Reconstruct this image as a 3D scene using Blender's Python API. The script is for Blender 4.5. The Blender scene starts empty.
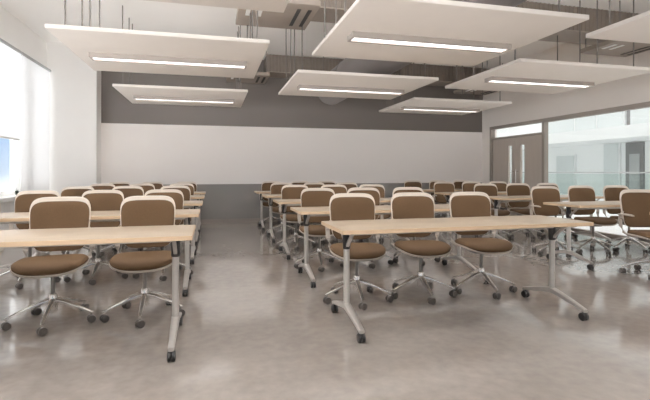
import bpy, bmesh, math, random
from mathutils import Vector, Matrix
random.seed(7)
PI = math.pi
scene = bpy.context.scene
COL = scene.collection
E_LAMP, E_SUN, E_GROUND, E_LOW, E_HIGH, E_BLUE = 44., .15, 20., .3, 3.1, 2.7
EXPO = 0.5

# ------------------------------------------------------------------ materials
def new_mat(name):
    m = bpy.data.materials.new(name); m.use_nodes = True
    nt = m.node_tree; b = nt.nodes['Principled BSDF']
    return m, nt, b
def N(nt, t, **kw):
    n = nt.nodes.new(t)
    for k, v in kw.items(): setattr(n, k, v)
    return n
def rgb(r, g, b):
    f = lambda c: (c / 255 / 12.92) if c / 255 <= .04045 else ((c / 255 + .055) / 1.055) ** 2.4
    return (f(r), f(g), f(b), 1)
def mat(name, col, rough=.5, metal=0., var=.04, scale=6., bump=0., bscale=200., spec=.5, stretch=None, detail=3):
    m, nt, b = new_mat(name)
    tc = N(nt, 'ShaderNodeTexCoord'); mp = N(nt, 'ShaderNodeMapping')
    nt.links.new(tc.outputs['Object'], mp.inputs['Vector'])
    if stretch: mp.inputs['Scale'].default_value = stretch
    nz = N(nt, 'ShaderNodeTexNoise'); nz.inputs['Scale'].default_value = scale; nz.inputs['Detail'].default_value = detail
    nt.links.new(mp.outputs['Vector'], nz.inputs['Vector'])
    rp = N(nt, 'ShaderNodeValToRGB')
    c = col
    rp.color_ramp.elements[0].position = .3; rp.color_ramp.elements[1].position = .7
    rp.color_ramp.elements[0].color = (c[0]*(1-var), c[1]*(1-var), c[2]*(1-var), 1)
    rp.color_ramp.elements[1].color = (min(1, c[0]*(1+var)), min(1, c[1]*(1+var)), min(1, c[2]*(1+var)), 1)
    nt.links.new(nz.outputs['Fac'], rp.inputs['Fac'])
    nt.links.new(rp.outputs['Color'], b.inputs['Base Color'])
    b.inputs['Roughness'].default_value = rough; b.inputs['Metallic'].default_value = metal
    b.inputs['Specular IOR Level'].default_value = spec
    if bump:
        n2 = N(nt, 'ShaderNodeTexNoise'); n2.inputs['Scale'].default_value = bscale
        nt.links.new(tc.outputs['Object'], n2.inputs['Vector'])
        bp = N(nt, 'ShaderNodeBump'); bp.inputs['Strength'].default_value = bump; bp.inputs['Distance'].default_value = .002
        nt.links.new(n2.outputs['Fac'], bp.inputs['Height']); nt.links.new(bp.outputs['Normal'], b.inputs['Normal'])
    return m
def emit_mat(name, col, s):
    m, nt, b = new_mat(name)
    b.inputs['Base Color'].default_value = (.8, .8, .8, 1)
    b.inputs['Emission Color'].default_value = col; b.inputs['Emission Strength'].default_value = s
    return m
def glass_mat(name, tint=(1, 1, 1, 1), refl=.9):
    m = bpy.data.materials.new(name); m.use_nodes = True; nt = m.node_tree; nt.nodes.clear()
    out = N(nt, 'ShaderNodeOutputMaterial'); mx = N(nt, 'ShaderNodeMixShader'); lw = N(nt, 'ShaderNodeLayerWeight'); pw = N(nt, 'ShaderNodeMath', operation='POWER'); pw.inputs[1].default_value = 4
    nt.links.new(lw.outputs['Facing'], pw.inputs[0])
    fr = N(nt, 'ShaderNodeMapRange'); fr.inputs['To Min'].default_value = .03; fr.inputs['To Max'].default_value = .45
    nt.links.new(pw.outputs[0], fr.inputs['Value'])
    tr = N(nt, 'ShaderNodeBsdfTransparent'); tr.inputs['Color'].default_value = tint
    gl = N(nt, 'ShaderNodeBsdfGlossy'); gl.inputs['Roughness'].default_value = .02
    nt.links.new(fr.outputs[0], mx.inputs[0]); nt.links.new(tr.outputs[0], mx.inputs[1]); nt.links.new(gl.outputs[0], mx.inputs[2])
    nt.links.new(mx.outputs[0], out.inputs[0])
    return m
def blind_mat():
    m = bpy.data.materials.new('blind_fabric'); m.use_nodes = True; nt = m.node_tree; nt.nodes.clear()
    out = N(nt, 'ShaderNodeOutputMaterial'); mx = N(nt, 'ShaderNodeMixShader'); mx.inputs[0].default_value = .38
    tc = N(nt, 'ShaderNodeTexCoord'); wv = N(nt, 'ShaderNodeTexNoise'); wv.inputs['Scale'].default_value = 180
    rp = N(nt, 'ShaderNodeValToRGB'); rp.color_ramp.elements[0].color = (.88, .88, .88, 1); rp.color_ramp.elements[1].color = (.94, .94, .94, 1)
    nt.links.new(tc.outputs['Object'], wv.inputs['Vector']); nt.links.new(wv.outputs['Fac'], rp.inputs['Fac'])
    d = N(nt, 'ShaderNodeBsdfDiffuse'); t = N(nt, 'ShaderNodeBsdfTranslucent')
    nt.links.new(rp.outputs[0], d.inputs[0]); nt.links.new(rp.outputs[0], t.inputs[0])
    nt.links.new(d.outputs[0], mx.inputs[1]); nt.links.new(t.outputs[0], mx.inputs[2]); nt.links.new(mx.outputs[0], out.inputs[0])
    return m
def floor_mat():
    m, nt, b = new_mat('polished_concrete')
    tc = N(nt, 'ShaderNodeTexCoord')
    n1 = N(nt, 'ShaderNodeTexNoise'); n1.inputs['Scale'].default_value = 1.1; n1.inputs['Detail'].default_value = 9; n1.inputs['Roughness'].default_value = .62
    n2 = N(nt, 'ShaderNodeTexNoise'); n2.inputs['Scale'].default_value = 14; n2.inputs['Detail'].default_value = 5
    for n in (n1, n2): nt.links.new(tc.outputs['Object'], n.inputs['Vector'])
    mx = N(nt, 'ShaderNodeMix'); mx.data_type = 'FLOAT'; mx.inputs[0].default_value = .38
    nt.links.new(n1.outputs['Fac'], mx.inputs[2]); nt.links.new(n2.outputs['Fac'], mx.inputs[3])
    rp = N(nt, 'ShaderNodeValToRGB'); e = rp.color_ramp.elements
    e[0].position = .34; e[0].color = FLOOR_D; e[1].position = .68; e[1].color = FLOOR_L
    nt.links.new(mx.outputs[0], rp.inputs['Fac']); nt.links.new(rp.outputs['Color'], b.inputs['Base Color'])
    r2 = N(nt, 'ShaderNodeMapRange'); r2.inputs['To Min'].default_value = .085; r2.inputs['To Max'].default_value = .12
    nt.links.new(n1.outputs['Fac'], r2.inputs['Value']); nt.links.new(r2.outputs['Result'], b.inputs['Roughness'])
    b.inputs['Specular IOR Level'].default_value = .55
    return m
FLOOR_D = rgb(120, 113, 107); FLOOR_L = rgb(146, 138, 131)
def back_wall_mat():
    m, nt, b = new_mat('banded_wall_paint')
    g = N(nt, 'ShaderNodeNewGeometry'); sp = N(nt, 'ShaderNodeSeparateXYZ'); nt.links.new(g.outputs['Position'], sp.inputs[0])
    mr = N(nt, 'ShaderNodeMapRange'); mr.inputs['From Max'].default_value = 4.0
    nt.links.new(sp.outputs['Z'], mr.inputs['Value'])
    rp = N(nt, 'ShaderNodeValToRGB'); rp.color_ramp.interpolation = 'CONSTANT'
    e = rp.color_ramp.elements; e[0].position = 0; e[0].color = rgb(122, 118, 114)
    e[1].position = .845 / 4; e[1].color = rgb(241, 236, 232)
    k = e.new(2.14 / 4); k.color = rgb(92, 84, 78)
    nt.links.new(mr.outputs['Result'], rp.inputs['Fac'])
    nz = N(nt, 'ShaderNodeTexNoise'); nz.inputs['Scale'].default_value = 3; nt.links.new(g.outputs['Position'], nz.inputs['Vector'])
    mx = N(nt, 'ShaderNodeMix'); mx.data_type = 'RGBA'; mx.blend_type = 'OVERLAY'; mx.inputs[0].default_value = .03
    nt.links.new(rp.outputs['Color'], mx.inputs[6]); nt.links.new(nz.outputs['Color'], mx.inputs[7])
    nt.links.new(mx.outputs[2], b.inputs['Base Color']); b.inputs['Roughness'].default_value = .6
    return m

M = dict(
    wall=mat('wall_paint', rgb(238, 236, 233), .7, var=.01, scale=2),
    wall_r=mat('wall_paint_warm', rgb(236, 230, 224), .7, var=.01, scale=2),
    ceil=mat('ceiling_paint', rgb(240, 237, 233), .8, var=.01, scale=2),
    back=back_wall_mat(), floor=floor_mat(),
    cloud=mat('acoustic_panel_white', rgb(216, 209, 202), .8, var=.015, scale=4, bump=.1),
    housing=mat('lamp_housing_grey', rgb(140, 131, 123), .45, var=.02),
    diff=emit_mat('lamp_diffuser', (1, .99, 1, 1), E_LAMP),
    rod=mat('rod_steel', rgb(92, 86, 81), .5, .3, var=.03),
    duct=mat('duct_grey', rgb(112, 105, 102), .5, .15, var=.03),
    rib=mat('ribbed_metal', rgb(106, 95, 85), .55, .1, var=.06, scale=10),
    vent=mat('vent_brown_grey', rgb(138, 127, 117), .6, var=.04), slot=mat('vent_slot_dark', rgb(40, 36, 33), .8),
    wood=mat('maple_top', rgb(160, 143, 122), .34, var=.09, scale=5, stretch=(.5, 9, 9), detail=6, spec=.4),
    edge=mat('maple_edge', rgb(194, 168, 138), .4, var=.06, scale=5, stretch=(.5, 9, 9)),
    silver=mat('polished_silver', rgb(222, 219, 215), .2, .9, var=.03, scale=30),
    leggrey=mat('satin_grey_metal', rgb(190, 185, 180), .33, .65, var=.03, scale=20),
    lift=mat('lift_grey', rgb(128, 124, 120), .35, .6, var=.03),
    black=mat('black_plastic', rgb(34, 31, 30), .45, var=.05), wheel=mat('caster_grey', rgb(74, 68, 64), .4, var=.08),
    fabric=mat('brown_upholstery', rgb(85, 65, 45), .85, var=.08, scale=120, bump=.35, bscale=420, spec=.2),
    shell=mat('chair_shell_cream', rgb(222, 211, 199), .4, var=.015),
    shell_g=mat('chair_arm_grey', rgb(176, 166, 156), .4, var=.02),
    frame=mat('door_frame_grey', rgb(140, 131, 123), .5, var=.02), leaf=mat('door_leaf_taupe', rgb(178, 168, 158), .5, var=.03, scale=3, stretch=(4, 4, .4)),
    winframe=mat('window_frame_white', rgb(232, 232, 230), .5, var=.01),
    white=mat('atrium_white', rgb(236, 238, 238), .7, var=.01), atgrey=mat('atrium_grey', rgb(170, 172, 172), .6, var=.03),
    atpale=mat('atrium_pale_glass', rgb(208, 214, 214), .4, var=.02), atdark=mat('atrium_dark', rgb(120, 120, 120), .6, var=.02),
    glass=glass_mat('clear_glass'), green=glass_mat('green_glass', (.87, .915, .90, 1)), blind=blind_mat(), dimming_glass=glass_mat('daylight_dimming_glass', (.8, .8, .8, 1)),
    rail=mat('blind_rail_grey', rgb(170, 170, 170), .4, .3, var=.02))

# ------------------------------------------------------------------ mesh helpers
def bm_new(): return bmesh.new()
def box(bm, x0, y0, z0, x1, y1, z1, bevel=0., seg=2):
    r = bmesh.ops.create_cube(bm, size=1)
    vs = r['verts']
    for v in vs:
        v.co = Vector(((x0+x1)/2 + v.co.x*(x1-x0), (y0+y1)/2 + v.co.y*(y1-y0), (z0+z1)/2 + v.co.z*(z1-z0)))
    if bevel:
        es = list({e for v in vs for e in v.link_edges})
        bmesh.ops.bevel(bm, geom=es, offset=bevel, segments=seg, affect='EDGES', profile=.5)
    return bm
def tube(bm, pts, rad, n=12, flat=None, caps=True):
    """Round or oval tube along a polyline. rad: number or one per point; flat: (half width, half height) per point."""
    pts = [Vector(p) for p in pts]; rings = []
    for i, p in enumerate(pts):
        a = pts[max(0, i-1)]; c = pts[min(len(pts)-1, i+1)]
        d = (c - a).normalized()
        up = Vector((0, 0, 1)) if abs(d.z) < .95 else Vector((0, 1, 0))
        s = d.cross(up).normalized(); t = s.cross(d).normalized()
        if flat: hw, hh = flat[i] if isinstance(flat[0], tuple) else flat
        else: hw = hh = rad[i] if isinstance(rad, (list, tuple)) else rad
        ring = []
        for k in range(n):
            th = 2*PI*k/n
            if flat:
                e = .6
                cx = math.copysign(abs(math.cos(th))**e, math.cos(th)); sy = math.copysign(abs(math.sin(th))**e, math.sin(th))
            else: cx, sy = math.cos(th), math.sin(th)
            ring.append(bm.verts.new(p + s*(hw*cx) + t*(hh*sy)))
        rings.append(ring)
    for a, b in zip(rings, rings[1:]):
        for k in range(n): bm.faces.new((a[k], a[(k+1) % n], b[(k+1) % n], b[k]))
    if caps:
        bm.faces.new(list(reversed(rings[0]))); bm.faces.new(rings[-1])
    return bm
def lathe_x(bm, cx, cy, cz, prof, n=18):
    """Solid of revolution about the x axis: prof = [(x offset, radius)...]"""
    rings = []
    for dx, r in prof:
        rings.append([bm.verts.new((cx+dx, cy + r*math.cos(2*PI*k/n), cz + r*math.sin(2*PI*k/n))) for k in range(n)])
    for a, b in zip(rings, rings[1:]):
        for k in range(n): bm.faces.new((a[k], a[(k+1) % n], b[(k+1) % n], b[k]))
    bm.faces.new(list(reversed(rings[0]))); bm.faces.new(rings[-1])
def pad(bm, outline, layers, warp):
    """Closed cushion / shell: outline = 2-D loop, layers = [(scale, offset)] from front centre over the rim to back centre."""
    n = len(outline); cx = sum(p[0] for p in outline)/n; cy = sum(p[1] for p in outline)/n
    rings = []
    for s, o in layers:
        if s == 0: rings.append([bm.verts.new(warp(cx, cy, o))])
        else: rings.append([bm.verts.new(warp(cx+(p[0]-cx)*s, cy+(p[1]-cy)*s, o)) for p in outline])
    for a, b in zip(rings, rings[1:]):
        for k in range(n):
            k2 = (k+1) % n
            if len(a) == 1: bm.faces.new((a[0], b[k2], b[k]))
            elif len(b) == 1: bm.faces.new((a[k], a[k2], b[0]))
            else: bm.faces.new((a[k], a[k2], b[k2], b[k]))
def obj(name, bm, material, parent=None, smooth=True, angle=35):
    bmesh.ops.recalc_face_normals(bm, faces=bm.faces)
    me = bpy.data.meshes.new(name); bm.to_mesh(me); bm.free()
    if smooth:
        for p in me.polygons: p.use_smooth = True
        me.set_sharp_from_angle(angle=math.radians(angle))
    me.materials.append(material)
    o = bpy.data.objects.new(name, me); COL.objects.link(o)
    if parent: o.parent = parent
    return o
def thing(name, label, cat, loc=(0, 0, 0), rz=0., group=None):
    o = bpy.data.objects.new(name, None); COL.objects.link(o)
    o.location = loc; o.rotation_euler = (0, 0, rz); o.empty_display_size = .1
    o['label'] = label; o['category'] = cat
    if group: o['group'] = group
    return o
def structure(o, label=None, cat=None):
    o['kind'] = 'structure'
    if label: o['label'] = label
    if cat: o['category'] = cat
    return o
def copy_tree(o, parent=None):
    c = o.copy(); COL.objects.link(c)
    if parent: c.parent = parent; c.matrix_parent_inverse = o.matrix_parent_inverse.copy()
    for ch in list(o.children): copy_tree(ch, c)
    return c
def empty_struct(name, label, cat):
    o = bpy.data.objects.new(name, None); COL.objects.link(o); return structure(o, label, cat)
def b1(*a, **k): return box(bm_new(), *a, **k)

# ------------------------------------------------------------------ room shell
UL, UR, VB, V0, ZC = -3.10, 6.71, 10.086, -3.2, 3.65
structure(obj('floor', b1(UL-.25, V0-.2, -.12, UR, VB+.2, 0), M['floor'], smooth=False), 'polished grey-beige concrete floor', 'floor')
structure(obj('ceiling', b1(UL-.25, V0-.2, ZC, UR+.2, VB+.2, ZC+.15), M['ceil'], smooth=False), 'white ceiling', 'ceiling')
structure(obj('wall_back', b1(UL-.25, VB, 0, UR+.2, VB+.2, ZC), M['back'], smooth=False), 'back wall with dark upper band and grey lower band', 'wall')
bm = bm_new()
box(bm, UL-.25, V0-.2, 0, UR+.2, V0, .4); box(bm, UL-.25, V0-.2, 3.0, UR+.2, V0, ZC)
fw = [(-2.6, .3), (.8, 3.2)]  # openings added out of view to bring daylight onto camera-facing surfaces
ed = [UL-.25] + [e for q in fw for e in q] + [UR+.2]
for p, q in zip(ed[0::2], ed[1::2]): box(bm, p, V0-.2, .4, q, V0, 3.0)
structure(obj('wall_front', bm, M['wall'], smooth=False), 'wall behind the viewer with openings added for daylight', 'wall')
# left wall with tall window openings between piers
SILL, HEAD = .74, 3.10
wins = [(8.79, 9.66), (5.0, 8.78), (1.9, 4.8), (-1.1, 1.7)]
bm = bm_new()
box(bm, UL-.25, V0, 0, UL, VB, SILL); box(bm, UL-.25, V0, HEAD, UL, VB, ZC)
edges = [V0] + [e for w in sorted(wins) for e in w] + [VB]
for a, b in zip(edges[0::2], edges[1::2]): box(bm, UL-.25, a, SILL, UL, b, HEAD)
structure(obj('wall_left', bm, M['wall'], smooth=False), 'white window wall on the left', 'wall')
structure(obj('wall_pier', b1(UL, 9.70, 0, -2.215, VB, ZC), M['wall'], smooth=False), 'white boxed pier in the far left corner', 'wall')
structure(obj('trim_1', b1(UL-.08, V0, SILL-.06, UL+.16, 9.70, SILL+.005, bevel=.006), M['winframe']), 'white window ledge along the left wall', 'ledge')
for i, (a, b) in enumerate(wins):
    w = empty_struct('window_%d' % (i+1), 'white framed window in the left wall', 'window')
    bm = bm_new(); f = .07; ff = .2 if i == 1 else f; x0, x1 = UL-.19, UL-.11
    box(bm, x0, a, SILL, x1, a+f, HEAD); box(bm, x0, b-ff, SILL, x1, b, HEAD)
    box(bm, x0, a+f, SILL, x1, b-f, SILL+f); box(bm, x0, a+f, HEAD-f, x1, b-f, HEAD)
    if b-a > 2: box(bm, x0, (a+b)/2-.03, SILL+f, x1, (a+b)/2+.03, HEAD-f)
    obj('window_frame', bm, M['winframe'], w, smooth=False)
    obj('pane', b1(UL-.155, a+f, SILL+f, UL-.147, b-f, HEAD-f), M['glass'], w, smooth=False)
# right wall: door, interior glazing
DZ, TZ = 2.24, 1.96
d0, d1 = 7.86, 9.74
bm = bm_new()
box(bm, UR, V0, DZ, UR+.18, VB, ZC); box(bm, UR, d1, 0, UR+.18, VB, DZ)
box(bm, UR, V0, 0, UR+.18, 1.2, DZ)
structure(obj('wall_right', bm, M['wall_r'], smooth=False), 'off-white wall above the door and glazing', 'wall')
dr = empty_struct('door_1', 'grey double door with narrow vision panels and glazed transom', 'door')
bm = bm_new(); x0, x1 = UR-.02, UR+.08; f = .075
box(bm, x0, d0, 0, x1, d0+f, DZ); box(bm, x0, d1-f, 0, x1, d1, DZ); box(bm, x0, d0+f, DZ-.07, x1, d1-f, DZ); box(bm, x0, d0+f, TZ-.04, x1, d1-f, TZ+.0)
obj('door_frame', bm, M['frame'], dr, smooth=False)
obj('transom_pane', b1(UR+.04, d0+f, TZ, UR+.05, d1-f, DZ-.07), M['glass'], dr, smooth=False)
mid = (d0+d1)/2
for s in (-1, 1):
    a, b = (d0+f+.004, mid-.003) if s < 0 else (mid+.003, d1-f-.004)
    p0, p1 = (mid-.28, mid-.15) if s < 0 else (mid+.15, mid+.28)
    bm = bm_new(); X0, X1 = UR+.02, UR+.07
    box(bm, X0, a, .01, X1, p0, TZ-.045); box(bm, X0, p1, .01, X1, b, TZ-.045)
    box(bm, X0, p0, .01, X1, p1, .62); box(bm, X0, p0, 1.74, X1, p1, TZ-.045)
    lf = obj('door_leaf', bm, M['leaf'], dr, smooth=False)
    obj('vision_panel', b1(UR+.04, p0, .62, UR+.05, p1, 1.74), M['glass'], lf, smooth=False)
    y = mid + s*.07
    bm = bm_new(); tube(bm, [(UR-.04, y, .78), (UR-.04, y, 1.18)], .012)
    for z in (.82, 1.14): tube(bm, [(UR-.04, y, z), (UR+.025, y, z)], .008)
    obj('door_handle', bm, M['silver'], lf)
w = empty_struct('window_5', 'full-height interior glazing looking into the white atrium', 'window')
g0, g1 = 1.2, d0; bm = bm_new()
box(bm, UR-.02, g0, DZ-.08, UR+.08, d0, DZ); box(bm, UR-.02, g0, 0, UR+.08, g0+.07, DZ-.08); box(bm, UR+.0, g0+.07, 0, UR+.08, g1, .05)
obj('window_frame', bm, M['frame'], w, smooth=False)
jt = [g0+.07, 3.3, 5.42, d0]
for a, b in zip(jt, jt[1:]):
    obj('pane', b1(UR+.03, a+.004, .05, UR+.04, b-.004, DZ-.08), M['glass'], w, smooth=False)
# skirting
structure(obj('baseboard_back', b1(-2.215, VB-.012, 0, UR, VB, .09), M['frame'], smooth=False), 'thin grey skirting along the back wall', 'skirting')

# ------------------------------------------------------------------ atrium beyond the glazing
structure(obj('floor_atrium', b1(UR+.18, V0, -4.1, 11.25, 26, 0), M['white'], smooth=False), 'white walkway floor beyond the glazing', 'floor')
structure(obj('wall_atrium', b1(17.6, -2, -4, 18, 34, 9), M['white'], smooth=False), 'white wall across the atrium', 'wall')
structure(obj('wall_atrium_end', b1(UR+.18, 26, -4, 18, 26.3, 9), M['white'], smooth=False), 'white end wall of the atrium', 'wall')
structure(obj('wall_atrium_side', b1(UR+.0, VB+.2, 0, UR+.18, 26, 5), M['white'], smooth=False), 'white wall continuing along the walkway', 'wall')
structure(obj('floor_atrium_far', b1(15.2, -2, -.3, 17.6, 26, 0), M['white'], smooth=False), 'white walkway floor on the far side of the atrium', 'floor')
structure(obj('trim_2', b1(15.2, -2, 2.43, 17.6, 26, 2.90), M['white'], smooth=False), 'white slab edge of the upper floor across the atrium', 'slab')
structure(obj('ceiling_atrium_added', b1(UR, -2, 9, 18, 26.3, 9.05), M['dimming_glass'], smooth=False), 'unseen tinted glass roof added to control the atrium daylight', 'roof')  # added out of view; its tint sets how much sky lights the atrium
structure(obj('floor_atrium_light_block', b1(UR, -2, -4.1, 18, 26.3, -4), M['white'], smooth=False), 'unseen floor added below the atrium to keep out ground light', 'floor')  # added out of view to stop ground light entering from below
structure(obj('wall_atrium_light_block', b1(UR+.18, -2.3, -4, 18, -2, 9), M['white'], smooth=False), 'unseen wall added at the near atrium end to block light', 'wall')  # added out of view to close the open end against outside light
structure(obj('wall_atrium_upper', b1(UR, -2, ZC+.15, UR+.18, 26, 9), M['white'], smooth=False), 'upper wall of the atrium', 'wall')
bal = thing('balustrade', 'pale green glass balustrade with slim rail beyond the interior glazing', 'balustrade', (11.15, 0, 0))
obj('handrail', b1(-.03, 1, 1.09, .03, 25.9, 1.13, bevel=.008), M['atgrey'], bal)
obj('upstand', b1(-.05, 1, 0, .05, 25.9, .36), M['white'], bal, smooth=False)
k = 1.33
while k < 25.8:
    obj('glass_panel', b1(-.008, k+.01, .36, .008, min(k+.98, 25.9)-.01, 1.07), M['green'], bal, smooth=False); k += .98
def far_opening(y0, y1, z0, z1, m, fr, n):
    w = empty_struct('window_%d' % n, 'opening in the white wall across the atrium', 'window')
    obj('window_frame', b1(17.50, y0-(.14 if fr == 'atdark' else .05), z0, 17.6, y1+.2*(fr == 'atdark'), z1+(.5 if fr == 'atdark' else .05)), M[fr], w, smooth=False)
    obj('pane', b1(17.47, y0, z0+.04, 17.5, y1, z1), M[m], w, smooth=False)
n = 6
for (y0, y1, z0, z1, m, fr) in [(14.98, 15.45, 0, 1.9, 'atgrey', 'atdark'), (14.2, 15.40, 2.95, 5.2, 'atpale', 'atdark'), (16.0, 16.75, 0, 2.4, 'atpale', 'white'), (18.5, 19.65, 0, 1.95, 'atpale', 'white'),
                        (12.4, 13.8, 0, 2.3, 'atpale', 'white'), (15.75, 17.1, 2.95, 5.2, 'atpale', 'white'), (17.2, 18.4, 2.95, 5.2, 'atpale', 'white'), (18.5, 20.3, 2.95, 5.2, 'atpale', 'white')]:
    far_opening(y0, y1, z0, z1, m, fr, n); n += 1

# ------------------------------------------------------------------ roller blinds
def blind(v0, v1, zb, label):
    t = thing('roller_blind', label, 'blind', (UL+.07, 0, 0), group='white roller blinds on the left windows')
    obj('headrail', b1(-.03, v0, 3.055, .03, v1, 3.095, bevel=.008), M['rail'], t)
    obj('fabric', b1(-.004, v0+.015, zb, .0, v1-.015, 3.06), M['blind'], t, smooth=False)
    obj('bottom_bar', b1(-.012, v0+.015, zb-.025, .008, v1-.015, zb, bevel=.004), M['winframe'], t)
    return t
blind(8.29, 9.66, SILL+.03, 'white roller blind lowered to the ledge beside the far left pier')
blind(4.9, 8.27, 1.66, 'white roller blind half raised over the window showing blue sky')

# ------------------------------------------------------------------ ceiling services
def ribbed(name, label, v0, v1, z0, z1):
    t = thing(name, label, 'beam', (0, v0, z0)); h = z1-z0; d = v1-v0; x0, x1 = 1.14, UR-.01
    bm = bm_new(); pitch = .075; rows = []
    x = x0
    while x < x1-1e-6:
        for q, off in ((0, 0), (.3, 0), (.4, .010), (.9, .010)):
            xx = min(x+q*pitch, x1)
            rows.append([bm.verts.new((xx, off, 0)), bm.verts.new((xx, off, h)), bm.verts.new((xx, d-off, h)), bm.verts.new((xx, d-off, 0))])
        x += pitch
    for a, b in zip(rows, rows[1:]):
        for k in range(4): bm.faces.new((a[k], b[k], b[(k+1) % 4], a[(k+1) % 4]))
    bm.faces.new(rows[0]); bm.faces.new(list(reversed(rows[-1])))
    obj('ribbed_casing', bm, M['rib'], t, smooth=False)
    obj('bottom_flange', b1(x0, -.012, -.016, x1, d+.012, 0), M['vent'], t, smooth=False)
ribbed('ribbed_beam', 'grey-brown ribbed beam running along the top of the back wall', 9.56, VB-.01, 3.28, ZC-.002)
ribbed('ribbed_beam', 'grey-brown ribbed beam crossing the ceiling nearer the viewer, above the front panels', 5.65, 6.17, 3.28, ZC-.002)
t = thing('air_duct', 'round pale grey air duct running towards the back wall above the middle panels', 'duct', (2.46, 0, 2.87))
bm = bm_new(); tube(bm, [(0, V0+.3, 0), (0, 9.2, 0)], .315, n=40); obj('duct_shell', bm, M['duct'], t)
for v in (1.6, 4.9, 7.7):
    bm = bm_new(); tube(bm, [(0, v-.02, 0), (0, v+.02, 0)], .323, n=40); obj('seam_band', bm, M['duct'], t)
for v in (3.2, 8.6):
    for s in (-1, 1): obj('hanger_rod', tube(bm_new(), [(s*.31, v, 0), (s*.31, v, ZC-2.87)], .006, n=8), M['rod'], t)
def vent(u0, u1, v0, v1, label):
    t = thing('ceiling_vent', label, 'vent', ((u0+u1)/2, (v0+v1)/2, 3.04), group='flat brown-grey slotted ceiling vents')
    w, d = (u1-u0)/2, (v1-v0)/2
    obj('casing', b1(-w, -d, 0, w, d, .07, bevel=.01), M['vent'], t)
    for q in (.52, .80): obj('slot', b1(w*q-.022, -d*.65, -.006, w*q+.022, d*.65, .0), M['slot'], t, smooth=False)
    for q in (-.74, -.44): obj('bright_slot', b1(w*q-.025, -d*.55, -.006, w*q+.025, d*.1, .0), M['winframe'], t, smooth=False)  # white strips stand in for the bright ceiling seen through open slots
    for a in (-1, 1):
        for b in (-1, 1): obj('hanger_rod', tube(bm_new(), [(a*w*.85, b*d*.85, .07), (a*w*.85, b*d*.85, ZC-3.04)], .006, n=8), M['rod'], t)
vent(.3, 1.22, 5.0, 5.92, 'flat slotted vent box hung above the gap between nearest left and middle panels')
vent(.3, 1.12, 8.88, 9.75, 'flat slotted vent box just behind the left panels, near back wall')
vent(5.76, 6.68, 5.25, 5.98, 'flat brown-grey vent box near the right wall above the interior glazing')
vent(5.72, 6.60, 8.95, 9.8, 'flat brown-grey vent box in the far right corner by the back wall')

PZ, PT, PD, PW = 2.38, .04, 1.69, 1.96
def panel(u0, v0, label):
    t = thing('ceiling_panel', label, 'ceiling panel', (u0+PW/2, v0+PD/2, PZ), group='suspended white ceiling panels with strip lights')
    w, d = PW/2, PD/2
    obj('acoustic_panel', b1(-w, -d, 0, w, d, PT, bevel=.006), M['cloud'], t)
    bm = bm_new(); hw, hd, hh = .815, .085, .05
    box(bm, -hw, -hd, -hh, hw, -hd+.03, .0); box(bm, -hw, hd-.03, -hh, hw, hd, .0)
    box(bm, -hw, -hd+.03, -hh, -hw+.022, hd-.03, .0); box(bm, hw-.022, -hd+.03, -hh, hw, hd-.03, .0)
    h = obj('light_housing', bm, M['housing'], t, smooth=False)
    obj('diffuser', b1(-hw+.022, -hd+.03, -hh+.008, hw-.022, hd-.03, -.002), M['diff'], h, smooth=False)
    for s in (-1, 1):
        for q in (.13, .46, .64, .9):
            bm = bm_new(); v = -d+PD*q
            tube(bm, [(s*(w-.1), v, PT), (s*(w-.1), v, ZC-PZ)], .008, n=8)
            lathe = tube(bm, [(s*(w-.1), v, PT), (s*(w-.1), v, PT+.02)], .016, n=10)
            obj('suspension_rod', bm, M['rod'], t)
    return t
CL, CM, CR = -1.41, 1.05, 3.39
panel(CL, 1.80, 'suspended panel at top left cropped by the top edge, nearest of the left ones')
panel(CL, 4.36, 'suspended panel with strip light, second of the left column, over the window side')
panel(CL, 7.09, 'small-looking far left suspended panel in front of the dark wall band')
panel(CM, 3.02, 'large suspended panel nearest the viewer in the middle column')
panel(CM, 5.53, 'suspended panel in the middle column behind the largest one')
panel(CR, 1.76, 'suspended panel cropped by the right edge, nearest of the right column')
panel(CR, 4.36, 'suspended panel with strip light, second of the right column, beside the glazing')
panel(CR, 7.10, 'far right suspended panel in front of the dark wall band near the doors')

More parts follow.
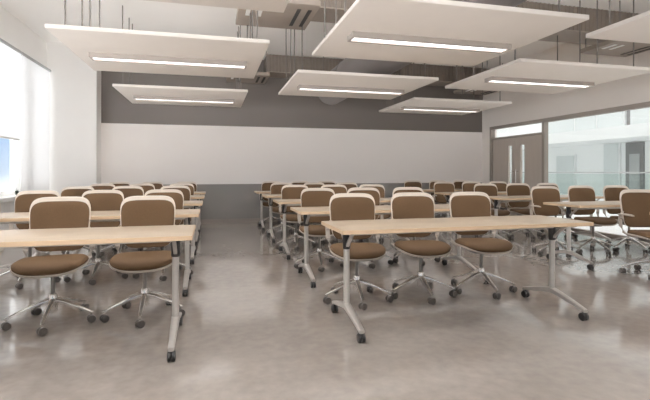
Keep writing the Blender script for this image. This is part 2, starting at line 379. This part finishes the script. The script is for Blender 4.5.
# ------------------------------------------------------------------ chair
def superloop(n_pts, fn, e):
    out = []
    for k in range(n_pts):
        th = 2*PI*k/n_pts
        c, s = math.cos(th), math.sin(th)
        out.append(fn(math.copysign(abs(c)**e, c), math.copysign(abs(s)**e, s)))
    return out
def lerp_table(tab, x):
    for (a, fa), (b, fb) in zip(tab, tab[1:]):
        if x <= b: return fa + (fb-fa)*max(0, (x-a))/(b-a)
    return tab[-1][1]
HWT = [(.49, .186), (.56, .197), (.64, .207), (.74, .214), (.83, .217), (.93, .214)]
def back_warp(sign):
    def w(x, z, o):
        y = .205 + (z-.5)*.15 + .05*max(0, .62-z)**1.0 - .030*(x/.22)**2 + o
        return Vector((x, y, z))
    return w
def build_chair():
    t = thing('office_chair', '', 'chair')
    # seat
    def sfn(px, py):
        y = -.03 + .235*py; w = .238 - .03*max(0, py)**2 - .012*max(0, -py)**3
        return (px*w, y)
    so = superloop(48, sfn, .62)
    def swarp(x, y, o):
        z = .468 + .012*(x/.235)**2 - .95*max(0, -y-.10)**2*1.2 + .25*max(0, y-.08)**2
        return Vector((x, y, z+o))
    bm = bm_new(); pad(bm, so, [(0, .004), (.5, .005), (.8, .006), (.93, .002), (.985, -.010), (1, -.022), (.985, -.034), (.9, -.036), (0, -.036)], swarp)
    obj('seat', bm, M['fabric'], t)
    bm = bm_new(); pad(bm, so, [(0, -.036), (.9, -.036), (1.008, -.030), (1.015, -.036), (1.0, -.046), (.9, -.052), (.6, -.058), (0, -.06)], swarp)
    obj('seat_shell', bm, M['shell_g'], t)
    # back
    zc, hz = .712, .215
    bo = superloop(56, lambda px, pz: (px*lerp_table(HWT, zc+hz*pz), zc+hz*pz), .37)
    bm = bm_new(); pad(bm, bo, [(0, 0), (.9, 0), (.975, -.001), (1, .006), (1, .018), (.97, .028), (.85, .034), (0, .036)], back_warp(1))
    back = obj('backrest', bm, M['shell'], t)
    z0, z1 = .498, .893
    io = superloop(56, lambda px, pz: (px*(lerp_table(HWT, (z0+z1)/2+(z1-z0)/2*pz)-.005), (z0+z1)/2+(z1-z0)/2*pz), .37)
    bm = bm_new(); pad(bm, io, [(0, -.014), (.6, -.014), (.92, -.013), (.98, -.008), (1, .002), (.9, .004), (0, .004)], back_warp(1))
    obj('back_cushion', bm, M['fabric'], back)
    # arms: a strut from under the seat up to a short pad, tied to the back shell
    for s in (-1, 1):
        bm = bm_new()
        tube(bm, [(s*.10, .10, .405), (s*.185, .13, .415), (s*.218, .165, .45), (s*.232, .195, .52), (s*.238, .198, .60), (s*.240, .185, .645)], 0,
             n=12, flat=[(.02, .010), (.022, .010), (.021, .011), (.020, .011), (.020, .011), (.015, .010)])
        tube(bm, [(s*.24, .17, .60), (s*.225, .195, .64), (s*.205, .205, .68)], 0, n=10, flat=[(.014, .009)]*3)
        a = obj('arm', bm, M['shell_g'], t)
        bm = bm_new(); tube(bm, [(s*.245, .20, .648), (s*.25, .10, .655), (s*.252, .0, .655), (s*.248, -.05, .65)], 0, n=12, flat=[(.020, .009), (.024, .010), (.023, .010), (.012, .007)])
        obj('arm_pad', bm, M['shell_g'], a)
    # under-seat mechanism and gas lift
    bm = bm_new(); box(bm, -.09, -.08, .36, .09, .13, .415, bevel=.015); obj('tilt_mechanism', bm, M['lift'], t)
    bm = bm_new(); tube(bm, [(0, 0, .15), (0, 0, .36)], .0155, n=16); obj('gas_lift', bm, M['lift'], t)
    bm = bm_new(); tube(bm, [(0, 0, .075), (0, 0, .085), (0, 0, .2), (0, 0, .215)], [.026, .032, .030, .022], n=20); obj('hub', bm, M['silver'], t)
    for k in range(5):
        th = -PI/2 + 2*PI*k/5; c, s = math.cos(th), math.sin(th)
        P = lambda r, z: (c*r, s*r, z)
        bm = bm_new()
        tube(bm, [P(.02, .16), P(.08, .152), P(.2, .112), P(.28, .082), P(.302, .075)], 0, n=12, flat=[(.021, .024), (.020, .018), (.016, .012), (.013, .009), (.009, .006)])
        tube(bm, [P(.287, .085), P(.287, .045)], .007, n=10)
        lg = obj('leg', bm, M['silver'], t)
        # twin-wheel caster, swivelled
        sw = th + (.6, -.9, 1.7, .3, -1.4)[k]; bm = bm_new()
        for q in (-1, 1): lathe_x(bm, q*.016, 0, .0285, [(-.011, .018), (-.010, .026), (-.006, .0285), (.006, .0285), (.010, .026), (.011, .018)])
        tube(bm, [(-.012, -.004, .03), (.012, -.004, .03)], .012, n=12)
        R = Matrix.Rotation(sw, 4, 'Z'); R.translation = Vector(P(.287, 0))
        bmesh.ops.transform(bm, matrix=R, verts=bm.verts)
        obj('caster', bm, M['wheel'], lg)
    return t

# ------------------------------------------------------------------ table
TL, TD, TH = 2.01, .592, .74
def build_table():
    t = thing('folding_table', '', 'table')
    bm = bm_new(); box(bm, -TL/2, -TD/2, TH-.03, TL/2, TD/2, TH, bevel=.004)
    obj('tabletop', bm, M['wood'], t)
    bm = bm_new(); e_ = .0025; a_, d_ = TL/2, TD/2
    for q in (-1, 1):
        box(bm, -a_-e_, min(q*d_, q*(d_+e_)), TH-.028, a_+e_, max(q*d_, q*(d_+e_)), TH-.002)
        box(bm, min(q*a_, q*(a_+e_)), -d_, TH-.028, max(q*a_, q*(a_+e_)), d_, TH-.002)
    obj('edge_band', bm, M['edge'], t, smooth=False)
    obj('cross_rail', b1(-TL/2+.12, -.03, .665, TL/2-.12, .03, .695, bevel=.006), M['leggrey'], t)
    for s in (-1, 1):
        x = s*(TL/2-.115)
        bm = bm_new(); tube(bm, [(x, 0, .13), (x, 0, .59)], .0225, n=20)
        lg = obj('leg', bm, M['leggrey'], t)
        bm = bm_new(); tube(bm, [(x, 0, .565), (x, 0, .575), (x, 0, .69), (x, 0, .71)], [.025, .029, .029, .024], n=20)
        obj('pivot_joint', bm, M['black'], lg)
        for q in (-1, 1):
            bm = bm_new(); tube(bm, [(x, q*.015, .585), (x, q*.06, .628), (x, q*.16, .705), (x, q*.2, .709)], 0, n=10, flat=[(.013, .010)]*3+[(.013, .004)])
            obj('strut', bm, M['leggrey'], lg)
        bm = bm_new(); pts = []; fl = []
        for i in range(17):
            y = -.345 + .69*i/16; a = abs(y)/.345
            pts.append((x, y, .076 + .075*(1-a**1.2))); fl.append((.028-.009*a, .024-.010*a))
        tube(bm, pts, 0, n=12, flat=fl)
        obj('foot', bm, M['leggrey'], lg)
        for q in (-1, 1):
            bm = bm_new(); y = q*.325
            for d in (-1, 1): lathe_x(bm, x+d*.013, y, .031, [(-.011, .020), (-.010, .028), (-.006, .031), (.006, .031), (.010, .028), (.011, .020)])
            tube(bm, [(x, y, .03), (x, y, .085)], .010, n=10)
            obj('caster', bm, M['black'], lg)
    return t

chair0 = build_chair(); table0 = build_table()
used = {'c': False, 't': False}
def place(proto, key, u, v, rz, label, group):
    o = proto if not used[key] else copy_tree(proto)
    used[key] = True
    o.location = (u, v, 0); o.rotation_euler = (0, 0, rz); o['label'] = label; o['group'] = group
    return o
ROW = ['front row', 'second row', 'third row', 'fourth row', 'back row']
SEAT = ['left-hand', 'middle', 'right-hand']
pitch = 1.438
blocks = [('left block', -.118-TL/2, (-1.80, -1.155, -.51), -2), ('middle block', .841+TL/2, (1.24, 1.855, 2.485), 8), ('right block', 4.12+TL/2, (4.60, 5.25, 5.87), 9)]
for bn, tu, cu, ang in blocks:
    for r in range(5):
        v = 3.125 + pitch*r
        place(table0, 't', tu, v, 0, 'light wood table on silver T-shaped legs with casters, %s of the %s' % (ROW[r], bn), 'folding tables in three blocks of five rows')
        for k in range(3):
            if bn == 'right block' and r == 0 and k > 0: continue      # wholly outside the photograph
            j = random.uniform(-.01, .01) if r else 0
            near = bn == 'right block' and r == 0                          # pulled out from its table
            u = cu[k] + j + (.07 if near else 0)
            rz = math.radians(-(16 if near else ang + random.uniform(-3, 3)))
            o = place(chair0, 'c', u, v + (.71 if near else .625) + (random.uniform(-.015, .02) if r else 0), rz,
                  'brown upholstered swivel chair, %s seat, %s of the %s' % (SEAT[k], ROW[r], bn), 'brown swivel chairs behind the tables')
            swivel = -rz + math.radians(17) if near else 0   # the base turns freely under the seat
            for c in o.children:
                if c.name.startswith('leg'): c.rotation_euler = (0, 0, swivel)

# ------------------------------------------------------------------ light and camera
w = bpy.data.worlds.new('sky'); scene.world = w; w.use_nodes = True; nt = w.node_tree
bg = nt.nodes['Background']; tc = N(nt, 'ShaderNodeTexCoord'); sp = N(nt, 'ShaderNodeSeparateXYZ')
nt.links.new(tc.outputs['Generated'], sp.inputs[0])
mr = N(nt, 'ShaderNodeMapRange'); mr.inputs['From Min'].default_value = -.2; mr.inputs['From Max'].default_value = 1
nt.links.new(sp.outputs['Z'], mr.inputs['Value'])
rp = N(nt, 'ShaderNodeValToRGB'); e = rp.color_ramp.elements
def sky(k, c): return (c[0]*k, c[1]*k, c[2]*k, 1)
e[0].position = .09; e[0].color = sky(E_GROUND, (.95, .98, 1.02))
e[1].position = .132; e[1].color = sky(E_GROUND*.06, (.9, .95, 1))
for p, c in ((.165, sky(E_BLUE, (.158, .20, .248))), (.225, sky(E_BLUE, (.082, .139, .226))), (.25, sky(E_BLUE, (.08, .136, .224))), (.34, sky(E_LOW, (.95, .98, 1))), (.5, sky(E_LOW, (.95, .98, 1))), (.6, sky(E_HIGH, (1, .98, .96))), (1, sky(E_HIGH, (1, .98, .96)))):
    k = e.new(p); k.color = c
nt.links.new(mr.outputs['Result'], rp.inputs['Fac']); nt.links.new(rp.outputs['Color'], bg.inputs['Color'])
bg.inputs['Strength'].default_value = 1
sun = bpy.data.lights.new('sun', 'SUN'); sun.energy = E_SUN; sun.angle = math.radians(25); sun.color = (1, .96, .9)
so = bpy.data.objects.new('sun', sun); COL.objects.link(so)
so.rotation_euler = Vector((.72, .12, -.62)).to_track_quat('-Z', 'Y').to_euler()

def portal(loc, sx, sy, d):
    l = bpy.data.lights.new('sky_portal', 'AREA'); l.shape = 'RECTANGLE'; l.size = sx; l.size_y = sy; l.cycles.is_portal = True
    o = bpy.data.objects.new('sky_portal', l); COL.objects.link(o); o.location = loc; o.rotation_euler = Vector(d).to_track_quat('-Z', 'Z').to_euler()
for a, b in wins: portal((UL-.3, (a+b)/2, (SILL+HEAD)/2), b-a, HEAD-SILL, (1, 0, 0))
for a, b in fw: portal(((a+b)/2, V0-.25, 1.7), b-a, 2.6, (0, 1, 0))
portal((12, 12, 9.2), 11, 28, (0, 0, -1))

cam = bpy.data.cameras.new('camera'); co = bpy.data.objects.new('camera', cam); COL.objects.link(co)
cam.sensor_width = 36; cam.lens = 446.342/650*36; cam.shift_y = -(200-171.965)/650
co.location = (0, 0, 1.1272); co.rotation_euler = (PI/2, 0, -.2485); cam.clip_start = .05
scene.camera = co
vs = scene.view_settings; vs.view_transform = 'Standard'; vs.look = 'None'; vs.gamma = 1; vs.use_curve_mapping = False
vs.exposure = EXPO
scene.cycles.sample_clamp_direct = 1.2; scene.cycles.sample_clamp_indirect = 3; scene.cycles.max_bounces = 16; scene.cycles.diffuse_bounces = 12; scene.cycles.transparent_max_bounces = 16
